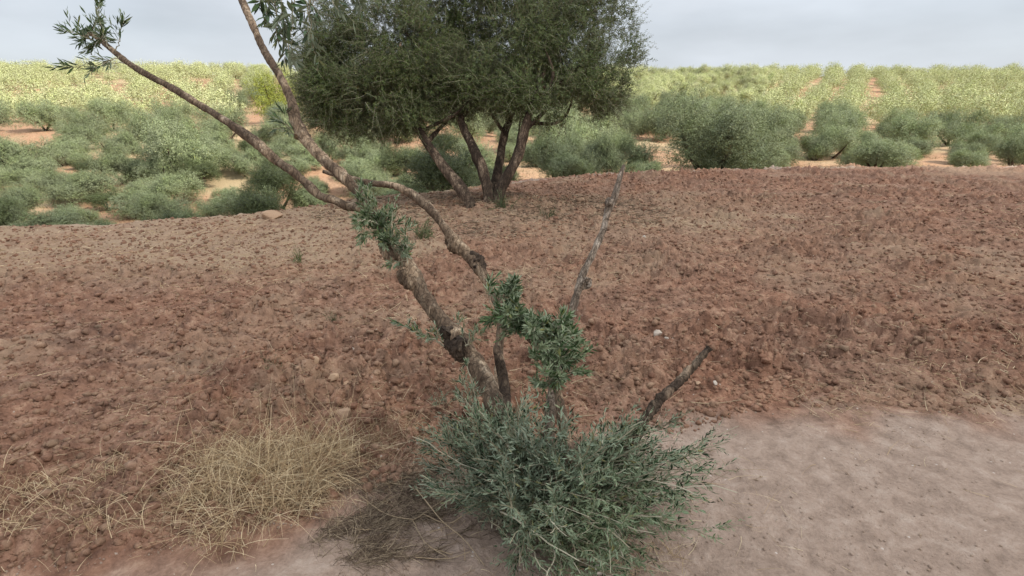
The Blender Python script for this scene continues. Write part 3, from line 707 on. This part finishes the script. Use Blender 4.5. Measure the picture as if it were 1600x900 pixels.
def rnd_poly(poly, n, d, rg_):
    poly = np.array(poly, float); out = []
    lo, hi = poly.min(0), poly.max(0)
    while len(out) < n:
        x, y = rg_.uniform(lo, hi); c = False; j = len(poly)-1
        for i in range(len(poly)):
            if (poly[i, 1] > y) != (poly[j, 1] > y) and x < (poly[j, 0]-poly[i, 0])*(y-poly[i, 1])/(poly[j, 1]-poly[i, 1]+1e-9)+poly[i, 0]: c = not c
            j = i
        if c: out.append(P(x, y, rg_.uniform(*d)))
    return out
rg_ = np.random.default_rng(17)
def starts(n, sx=.10, px=842, py=800):
    c = base+np.array([0, -.02, .04]); return c+rg_.normal(0, 1, (n, 3))*np.array([sx, sx*.7, .03])
# left fan of the skirt
polyL = [(645, 680), (690, 645), (712, 612), (735, 630), (800, 670), (800, 720), (760, 790), (700, 800), (660, 760), (640, 720)]
sprig_clump('foliage', starts(62), zfix(rnd_poly(polyL, 62, (1.95, 2.45), rg_)), 7, .030, .0062, 13, 21, tl=(.06, .13), spread=.38)
polyM = [(725, 630), (765, 640), (810, 615), (850, 625), (900, 660), (940, 700), (930, 780), (860, 820), (780, 790), (750, 700)]
sprig_clump('foliage', starts(112), zfix(rnd_poly(polyM, 112, (1.8, 2.35), rg_)), 7, .033, .0084, 13, 22, tl=(.06, .14))
polyR = [(900, 690), (960, 670), (1010, 665), (1060, 690), (1100, 700), (1120, 760), (1090, 800), (1030, 840), (960, 860), (900, 850), (860, 780)]
sprig_clump('foliage', starts(105, .13), zfix(rnd_poly(polyR, 105, (1.7, 2.25), rg_)), 7, .032, .0084, 13, 23, tl=(.06, .14))
polyB = [(790, 820), (900, 800), (1040, 840), (1060, 890), (960, 930), (850, 925), (790, 885)]
sprig_clump('foliage', starts(64), zfix(rnd_poly(polyB, 64, (1.5, 1.9), rg_)), 7, .030, .007, 13, 24, tl=(.05, .12))
sprig_clump('foliage', starts(34), zfix(rnd_poly([(965, 665), (1020, 655), (1040, 700), (1010, 750), (950, 740)], 34, (1.95, 2.3), rg_)), 7, .031, .0072, 13, 44, tl=(.05, .11))
sprig_clump('foliage', starts(40), zfix(rnd_poly([(690, 660), (735, 630), (820, 640), (830, 710), (720, 730)], 40, (2.1, 2.4), rg_)), 7, .032, .0084, 13, 45, tl=(.05, .12))
# long outliers at the right
tips = [P(1150, 668, 2.1), P(1156, 735, 1.95), P(1150, 770, 1.9), P(1160, 822, 1.75), P(1120, 700, 2.1), P(1085, 640, 2.15), P(1140, 690, 2.1), P(1130, 850, 1.7), P(1100, 830, 1.75), P(1140, 745, 2.0), P(1060, 655, 2.2), P(1030, 650, 2.2)]
sprig_clump('foliage', starts(12), zfix(tips), 8, .026, .006, 11, 25, tl=(.05, .10), spread=.45)
# leafy middle shoot
def along(chain, n, j, rg_):
    c = spline([P(*q) for q in chain], 60); i = rg_.integers(0, 60, n); return c[i]+rg_.normal(0, j, (n, 3))
s_ = along([(862, 620, 2.18), (866, 560, 2.2), (850, 530, 2.2)], 34, .01, rg_)
sprig_clump('foliage', s_, s_+rg_.normal(0, .055, s_.shape)+np.array([.02, 0, .04]), 5, .040, .0098, 10, 26, tl=(.03, .07), stem_r=.0016, lm=M['leaf'])
s_ = along([(868, 560, 2.2), (845, 530, 2.21), (820, 515, 2.22), (790, 515, 2.23), (770, 485, 2.25)], 30, .01, rg_)
sprig_clump('foliage', s_, s_+rg_.normal(0, .045, s_.shape)+np.array([0, 0, .05]), 5, .042, .0100, 10, 27, tl=(.03, .07), stem_r=.0016, lm=M['leaf'])
s_ = along([(808, 520, 2.24), (803, 480, 2.25), (810, 448, 2.27)], 16, .008, rg_)
sprig_clump('foliage', s_, s_+rg_.normal(0, .018, s_.shape)+np.array([0, 0, .04]), 5, .042, .010, 9, 28, tl=(.02, .05), stem_r=.0016, lm=M['leaf'])
# tuft on the trunk
s_ = along([(640, 410, 2.6), (610, 385, 2.62), (590, 350, 2.66), (572, 330, 2.7)], 34, .012, rg_)
tp = s_+rg_.normal(0, .045, s_.shape)+np.array([-.01, -.03, .05])
sprig_clump('foliage', s_, tp, 4, .040, .0085, 9, 29, tl=(.03, .08), stem_r=.0015, lm=M['leaf'])
sprig_clump('foliage', [P(570, 330, 2.66), P(575, 335, 2.66), P(612, 390, 2.6), P(632, 410, 2.6), P(636, 412, 2.58), P(590, 350, 2.6), P(590, 360, 2.6)], [P(562, 285, 2.66), P(575, 290, 2.64), P(616, 316, 2.55), P(640, 345, 2.6), P(632, 355, 2.55), P(555, 350, 2.5), P(560, 370, 2.5)], 5, .038, .007, 9, 30, tl=(.03, .07), stem_r=.0018, lm=M['leaf'])
# small side shoots below
sprig_clump('foliage', [P(700, 545, 2.5)]*4, [P(618, 505, 2.45), P(640, 512, 2.45), P(655, 525, 2.42), P(668, 515, 2.45)], 5, .034, .008, 8, 31, tl=(.03, .06), stem_r=.0016, lm=M['leaf'], spread=.3)
sprig_clump('foliage', [P(728, 540, 2.45)]*3, [P(745, 512, 2.45), P(715, 490, 2.45), P(750, 520, 2.4)], 4, .034, .007, 8, 32, tl=(.03, .06), stem_r=.0016, lm=M['leaf'], spread=.3)
sprig_clump('foliage', [P(748, 650, 2.3)]*4, [P(722, 575, 2.35), P(716, 590, 2.3), P(728, 560, 2.3), P(712, 612, 2.3)], 4, .030, .006, 8, 33, tl=(.03, .06), spread=.35)
sprig_clump('foliage', [P(468, 215, 2.8)]*4, [P(428, 185, 2.75), P(436, 170, 2.75), P(425, 200, 2.7), P(440, 190, 2.7)], 3, .055, .009, 7, 34, tl=(.03, .07), stem_r=.0016, lm=M['leaf'], spread=.3)
# overhanging spray, top left, hanging from the upper branch
limb_part('branch', [(seg((352, -58, 3.1), (390, -60, 2.7), (440, -30, 2.5), (500, -14, 2.45), (548, -40, 2.45)), [.012, .008, .006, .004, .002])], M['bark'], 181, 60, 10)
rgs = np.random.default_rng(4); S_, E_ = [], []
for q in [(408, -20, 420, 20), (425, -24, 430, 60), (440, -22, 450, 78), (455, -20, 455, 92), (470, -18, 480, 60), (485, -14, 492, 88), (500, -12, 470, 30), (515, -15, 530, 18), (430, -24, 415, 40), (450, -22, 440, 40), (475, -18, 500, 28), (540, -30, 560, 5), (420, -22, 462, 118), (465, -20, 445, 104), (410, -22, 406, 8)]:
    S_.append(P(q[0], q[1], 2.5)); E_.append(P(q[2], q[3], rgs.uniform(2.3, 2.55)))
sprig_clump('foliage', S_, E_, 2, .074, .0195, 6, 35, tl=(.05, .10), stem_r=.0018, lm=M['leaf'], spread=.5, open_=1.1, droop=.3)
S_ = along([(215, 108, 2.8), (170, 75, 2.82), (140, 50, 2.85)], 12, .01, rgs)
sprig_clump('foliage', S_, S_+rgs.normal(0, .09, S_.shape)+np.array([-.05, 0, .05]), 5, .055, .011, 7, 36, tl=(.05, .10), stem_r=.0018, lm=M['leaf'])

# ------------------------------------------------------------------ grass, litter, clods
def blades(b, d, ln, wd, droop, rng, K=4):
    N = len(b); d = unit(d); t = np.linspace(0, 1, K)[None, :, None]; ln = (ln*np.ones(N))[:, None, None]
    cv = rng.normal(0, .35, (N, 3)); cv[:, 2] = -droop*rng.uniform(.4, 1.4, N)
    p = b[:, None]+d[:, None]*ln*t+cv[:, None]*ln*t*t
    s = unit(np.cross(d, rng.normal(0, 1, (N, 3))))
    wv = (wd*(1-.75*np.linspace(0, 1, K)))[None, :, None]*.5
    V = np.stack([p-s[:, None]*wv, p+s[:, None]*wv], 2).reshape(-1, 3)
    i = np.arange(N)[:, None]*K*2+np.arange(K-1)[None]*2
    Fq = np.stack([i, i+1, i+3, i+2], -1).reshape(-1, 4)
    return V, Fq, np.repeat(rng.random(N), K*2)
def gpts(poly, n, rng):
    """ground points inside a polygon given in plan metres"""
    poly = np.array(poly, float); out = np.empty((0, 2)); lo, hi = poly.min(0), poly.max(0)
    while len(out) < n:
        q = rng.uniform(lo, hi, (n*2, 2)); c = np.zeros(len(q), bool); j = len(poly)-1
        for i in range(len(poly)):
            cr = ((poly[i, 1] > q[:, 1]) != (poly[j, 1] > q[:, 1])) & (q[:, 0] < (poly[j, 0]-poly[i, 0])*(q[:, 1]-poly[i, 1])/(poly[j, 1]-poly[i, 1]+1e-12)+poly[i, 0]); c ^= cr; j = i
        out = np.vstack([out, q[c]])
    out = out[:n]; return np.c_[out, ground(out[:, 0], out[:, 1])]
def plan(*px): return [hit(a, b, .8) for a, b in px]
rng = np.random.default_rng(55)
# tussocky dry grass at the lower left
g = Acc()
pl1 = plan((330, 800), (404, 820), (470, 800), (510, 760), (550, 725), (590, 700), (560, 690), (470, 705), (404, 715), (300, 740))
cen = gpts(pl1, 150, rng)
dens = np.interp(cen[:, 0], [-1.6, -1.15, -.8, -.45], [.5, 1.15, 1, .5])
for c, kk in zip(cen, dens):
    m = int(36*kk); ang = rng.uniform(0, 6.28, m); tilt = rng.uniform(.15, 1.1, m)
    d = np.stack([np.cos(ang)*tilt, np.sin(ang)*tilt, np.ones(m)*.8], 1)+np.array([.25, 0, 0])
    b = c+np.c_[rng.normal(0, .035, (m, 2)), np.zeros(m)]; b[:, 2] = c[2]-.01
    g.add(*blades(b, d, rng.uniform(.06, .24, m)*(.55+.45*kk), .0030, .6, rng, 5))
tall = gpts(pl1, 150, rng); tall = tall[tall[:, 0] < -.5]
g.add(*blades(tall, rng.normal(0, .22, tall.shape)+np.array([.1, 0, 1]), rng.uniform(.24, .40, len(tall)), .0030, .15, rng, 6))
pl2 = plan((-60, 760), (330, 690), (400, 720), (380, 860), (-60, 890))
cen = gpts(pl2, 40, rng)
for c in cen:
    m = 34; ang = rng.uniform(0, 6.28, m); tilt = rng.uniform(.15, 1.1, m)
    d = np.stack([np.cos(ang)*tilt, np.sin(ang)*tilt, np.ones(m)*.8], 1)
    b = c+np.c_[rng.normal(0, .04, (m, 2)), np.zeros(m)]
    g.add(*blades(b, d, rng.uniform(.08, .24, m), .0026, .7, rng, 5))
for poly, m in ((plan((930, 860), (1060, 850), (1080, 899), (900, 899)), 260), (plan((700, 640), (800, 600), (880, 620), (850, 660), (740, 680)), 260), (plan((560, 690), (640, 660), (690, 690), (600, 705)), 420), (plan((480, 740), (600, 690), (700, 720), (600, 790), (500, 800)), 700)):
    q = gpts(poly, m, rng); g.add(*blades(q, rng.normal(0, .7, q.shape)+np.array([0, 0, .6]), rng.uniform(.04, .14, m), .0018, .5, rng, 4))
tag(g.build('dry_grass', M['straw']), 'straw coloured dry grass in tangled tussocks at the lower left and round the shoots', 'dry grass', kind='stuff')
# dark mat of dead stems
g = Acc()
for poly, m in ((plan((404, 850), (520, 790), (620, 740), (700, 720), (760, 790), (720, 870), (560, 890), (404, 920)), 6500), (plan((690, 800), (840, 800), (860, 880), (740, 880)), 500), (plan((404, 760), (560, 720), (640, 700), (620, 740), (450, 800)), 1800), (plan((760, 640), (1000, 720), (1080, 820), (860, 860)), 900)):
    q = gpts(poly, m*3, rng); cc = q[:, :2].mean(0); ex = np.abs(q[:, :2]-cc).max(0); rad = np.hypot((q[:, 0]-cc[0])/ex[0], (q[:, 1]-cc[1])/ex[1]); dn = -.15+2.8*fbm(q[:, 0]*2.5+q[:, 1]*2, q[:, 1]*9-q[:, 0]*4, o=4, s=66)+.3*rng.normal(size=len(q))-.9*np.clip(rad-.1, 0, 2); q = q[dn > -.02][:int(m*.5)]
    a = rng.normal(.45, 1.1, len(q)); d = np.stack([np.cos(a), np.sin(a)*.8, rng.uniform(0, .25, len(q))], 1)
    q[:, 2] += .003; g.add(*blades(q, d, rng.uniform(.03, .14, len(q)), .0022, .12, rng, 4))
tag(g.build('dead_stem_mat', M['thatch']), 'dark mat of flattened dead stems on the pale soil left of the shoots', 'plant litter', kind='stuff')
# fallen leaves and twigs under the big tree
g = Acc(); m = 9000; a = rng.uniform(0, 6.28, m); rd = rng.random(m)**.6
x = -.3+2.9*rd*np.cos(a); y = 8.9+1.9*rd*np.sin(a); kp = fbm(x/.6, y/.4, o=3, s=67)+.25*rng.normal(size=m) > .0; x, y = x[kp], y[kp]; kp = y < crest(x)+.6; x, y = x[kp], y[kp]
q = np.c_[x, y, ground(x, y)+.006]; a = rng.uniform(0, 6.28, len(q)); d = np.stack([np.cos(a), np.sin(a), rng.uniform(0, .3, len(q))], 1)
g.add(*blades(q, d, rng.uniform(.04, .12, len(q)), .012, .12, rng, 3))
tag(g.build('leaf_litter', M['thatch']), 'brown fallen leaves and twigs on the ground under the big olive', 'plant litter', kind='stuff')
# straw and weed litter over the field
g = Acc()
m = 70000; r = np.exp(rng.uniform(math.log(1.4), math.log(14), m)); a = np.radians(rng.uniform(-52, 52, m)); x = np.sin(a)*r; y = np.cos(a)*r
dn = fbm(x/.9, y/.9, o=3, s=81)+.5*ss(0, -2.5, x)*ss(4, 6, y)+.28*np.exp(-(((x-.6)/3.)**2+((y-8.4)/2.)**2)); kp = dn+.3*rng.normal(size=m) > .18
x, y = x[kp], y[kp]; kp = (y < crest(x)) & ((y > path_edge(x)-.1) | (rng.random(len(x)) < .14)); x, y = x[kp], y[kp]
q = np.c_[x, y, ground(x, y)+.004]; k = len(q); a = rng.uniform(0, 6.28, k)
d = np.stack([np.cos(a), np.sin(a), rng.normal(.16, .25, k)], 1); rr3 = np.hypot(x, y)
for lo, hi, wd in ((0, 4, .0022), (4, 7.5, .004), (7.5, 20, .007)):
    s_ = (rr3 >= lo) & (rr3 < hi); g.add(*blades(q[s_], d[s_], rng.uniform(.03, .13, s_.sum()), wd, .1, rng, 4))
tag(g.build('straw_litter', M['straw']), 'thin straw and dry weed litter strewn over the ploughed soil', 'plant litter', kind='stuff')
# crumbs of soil
ico = np.array([(0, 0, 1), (.9, 0, .45), (.28, .85, .45), (-.72, .53, .45), (-.72, -.53, .45), (.28, -.85, .45), (.72, .53, -.45), (-.28, .85, -.45), (-.9, 0, -.45), (-.28, -.85, -.45), (.72, -.53, -.45), (0, 0, -1)])
icf = np.array([(0, 1, 2), (0, 2, 3), (0, 3, 4), (0, 4, 5), (0, 5, 1), (1, 6, 2), (2, 7, 3), (3, 8, 4), (4, 9, 5), (5, 10, 1), (2, 6, 7), (3, 7, 8), (4, 8, 9), (5, 9, 10), (1, 10, 6), (6, 11, 7), (7, 11, 8), (8, 11, 9), (9, 11, 10), (10, 11, 6)])
m = 52000; r = np.exp(rng.uniform(math.log(1.5), math.log(15), m)); a = np.radians(rng.uniform(-53, 53, m)); x = np.sin(a)*r; y = np.cos(a)*r
pe = y-path_edge(x); kp = (y < crest(x)+.3) & ((pe > -.05) | (rng.random(m)+1.2*fbm(x/.4, y/.4, o=3, s=97) < .02)); x, y, r, pe = x[kp], y[kp], r[kp], pe[kp]; m = len(x)
sz = .0030+.020*rng.random(m)**5+.0010*r; sz = np.where(pe < 0, sz*.30, sz)
C = np.c_[x, y, ground(x, y)+sz*.15]
Vc = (ico[None]*(1+rng.normal(0, .24, (m, 12, 1))))*np.array([1, 1, .85])*sz[:, None, None]*rng.uniform(.7, 1.3, (m, 1, 3))+C[:, None]
Fc = icf[None]+np.arange(m)[:, None, None]*12
o_ = mk('soil_crumbs', Vc.reshape(-1, 3), Fc.reshape(-1, 3), M['field'], None, {'tan': np.repeat(.6*rng.random(m)**2, 12), 'pth': np.repeat(np.where(pe < 0, 1, 0), 12)}, True)
tag(o_, 'reddish crumbs and small clods of earth scattered over the ploughed field', 'soil crumbs', kind='stuff')

# dry and green grass between the shrubs of the grove
g = Acc(); m = 4000; y = np.exp(rng.uniform(math.log(10), math.log(45), m)); x = rng.uniform(-1, 1, m)*y
dn = fbm(x/2.2, y/2.2, o=3, s=83)+.12*rng.normal(size=m); kp = (dn > .02) & (y > crest(x)+1.8); x, y = x[kp], y[kp]
c0 = np.c_[x, y, ground(x, y)-.01]; mm = 14; b = np.repeat(c0, mm, 0)+rng.normal(0, .10, (len(c0)*mm, 3))*np.array([1, 1, 0])
g.add(*blades(b, rng.normal(0, .5, b.shape)+np.array([0, 0, .9]), rng.uniform(.06, .24, len(b)), .012, .4, rng, 3))
tag(g.build('ground_cover', var_mat('mixed_grass', [(.12, .13, .05), (.22, .20, .09), (.42, .34, .2)], tr=.2)), 'low green and dry grass growing between the shrubs beyond the mound', 'grass', kind='stuff')
# ------------------------------------------------------------------ stones one can point to
def stone(px, py, w, h, m, label, seed, grp=None):
    x, y = hit(px, py, .8); dpt = y*math.cos(PITCH)+(CZ)*math.sin(PITCH); s = w/F*dpt/2; sh = h/F*dpt/2
    u = np.linspace(0, math.pi, 13); v = np.linspace(0, 2*math.pi, 20, endpoint=False); uu, vv = np.meshgrid(u, v, indexing='ij')
    p = np.stack([np.sin(uu)*np.cos(vv), np.sin(uu)*np.sin(vv), np.cos(uu)], -1).reshape(-1, 3)
    n1 = fbm(p[:, 0]*1.3+seed, p[:, 1]*1.3, p[:, 2]*1.3+seed*.3, o=3, s=seed); p = p*(1+.38*n1)[:, None]
    pn = np.random.default_rng(seed).normal(0, 1, (7, 3)); pn = unit(pn)
    for q in pn:                                         # flat broken facets
        dd_ = p@q; p = p-q*np.clip(dd_-.62, 0, None)[:, None]*.85
    p = p*np.array([s, s*.8, sh*1.1])
    i = np.arange(13)[:-1, None]*20; j = np.arange(20)[None]; f = np.stack([i+j, i+(j+1) % 20, i+20+(j+1) % 20, i+20+j], -1).reshape(-1, 4)[:, ::-1]
    o = mk('stone', p, f, m, None, {'var': np.full(len(p), .3+.5*np.random.default_rng(seed).random())})
    o.location = (x, y, float(ground(np.array([x]), np.array([y]))[0])+sh*.45); o.rotation_euler = (0, 0, seed)
    tag(o, label, 'stone', grp)
stone(1026, 529, 17, 12, M['stone'], 'whitish stone on ploughed soil right of the tall dead branch, largest pale one', 3)
stone(1006, 373, 9, 7, M['stone'], 'small white stone high on the mound right of the tip of the tall dead branch', 5)
stone(1041, 534, 8, 5, M['stone'], 'chip of pale stone just right of the whitish stone', 6)
stone(538, 663, 34, 22, M['ochre'], 'pinkish broken stone lying above the dry grass', 8)
stone(906, 318, 14, 8, M['ochre'], 'ochre stone on the mound between the big tree and the tall dead branch', 9)
stone(522, 606, 18, 12, M['ochre'], 'reddish stone in the field left of the trunk, the left of a close pair', 10)
stone(543, 609, 16, 12, M['ochre'], 'reddish stone in the field left of the trunk, the right of a close pair', 11)
stone(552, 563, 10, 8, M['stone'], 'little pale stone among dry stalks in the left of the field', 12)
stone(493, 576, 20, 14, M['ochre'], 'brown rounded stone at the left of the field by a fallen stalk', 13)
stone(1116, 608, 10, 7, M['stone'], 'pale pebble near the path edge right of the short dead branch', 14)
stone(1090, 609, 11, 7, M['ochre'], 'yellowish pebble near the path edge below the tip of the short dead branch', 15)
stone(425, 343, 34, 16, M['ochre'], 'low tan boulder at the left end of the field edge', 16)
stone(935, 893, 30, 18, M['stone'], 'tan stone under the shoots at the bottom edge', 17)

# fallen and standing dry twigs near the shoots
def dtwig(pp, r0, label, grp=None, lift=.012, name='dry_twig'):
    pts_ = []
    for q in pp:
        x, y = hit(q[0], q[1], .8); pts_.append((x, y, float(ground(np.array([x]), np.array([y]))[0])+lift*(q[2] if len(q) > 2 else 1)))
    pts_ = np.array(pts_); o0 = pts_.mean(0)
    V_, F_, A_ = limb(pts_-o0, np.linspace(r0, r0*.5, len(pts_)), 40, 8, .1, 60, int(pp[0][0]), .6)
    o = mk(name, V_, F_, M['drytwig'], None, {'var': np.full(len(V_), .5)}, True); o.location = o0; tag(o, label, 'twig', grp)
dtwig([(650, 768), (690, 822, 3), (726, 856, 3), (757, 888)], .0022, 'long straight dry twig slanting down right at the left foot of the shoots')
dtwig([(662, 806), (700, 819), (730, 816, 4), (785, 797, 4)], .0022, 'curved dry twig reaching right into the shadow under the shoots')
dtwig([(560, 778), (600, 804), (640, 815), (655, 810), (700, 778)], .0014, 'thin bowed dry stem lying on the dark mat of stems')
dtwig([(645, 816), (665, 850), (700, 874)], .0015, 'short forked looking dry stem at the bottom left of the shoots')
dtwig([(650, 876), (700, 876), (735, 868)], .0016, 'dry stem lying level at the bottom edge left of the shoots')
dtwig([(892, 610), (920, 608, 3), (948, 604)], .0035, 'grey dead stick lying level in the field right of the leafy middle stem')
dtwig([(897, 656), (915, 655), (932, 653)], .004, 'short pale dead stick lying at the path edge')
dtwig([(1060, 638), (1110, 636), (1157, 631)], .003, 'long pale stalk lying along the path edge at the right')

# green weeds
def weed(px, py, h, wd, nm, label, m=M['weed'], seed=1, n=14):
    x, y = hit(px, py, .8); rg2 = np.random.default_rng(seed); z = float(ground(np.array([x]), np.array([y]))[0])
    b = rg2.normal(0, wd*.15, (n, 3)); b[:, 2] = 0
    st, lv = twigs(b, rg2.normal(0, .45, (n, 3))+np.array([0, 0, 1]), h*rg2.uniform(.6, 1, n), 14, h*.22, h*.035, 1, rg2, stem_r=h*.008)
    a = Acc(); a.add(*lv); a.add(*st); o = a.build(nm, m); o.location = (x, y, z); tag(o, label, 'weed')
weed(468, 412, .20, .2, 'weed', 'small lone green weed tuft on the left of the mound', seed=2)
weed(661, 376, .34, .3, 'weed', 'dull green weed clump behind the arched branch left of the big tree', M['leafdark'], 3, 26)
weed(785, 330, .36, .3, 'weed', 'green weed growing against the right side of the big tree foot', M['leafdark'], 4, 20)
weed(860, 345, .22, .5, 'weed', 'low olive green weed patch right of the big tree', M['leafdark'], 5, 24)
for i_, (px, py) in enumerate([(430, 592), (520, 505), (690, 640), (730, 635)]):
    weed(px, py, .12, .12, 'weed', ['olive brown weed at the left edge of the field above the dry grass', 'small dull weed beside dark clods in the middle left of the field', 'grey green seedling left of the thick trunk foot', 'grey green seedling touching the shoots left of the trunk'][i_], M['leafdark'] if i_ < 2 else M['leafbush'], 20+i_, 12)
print('done')
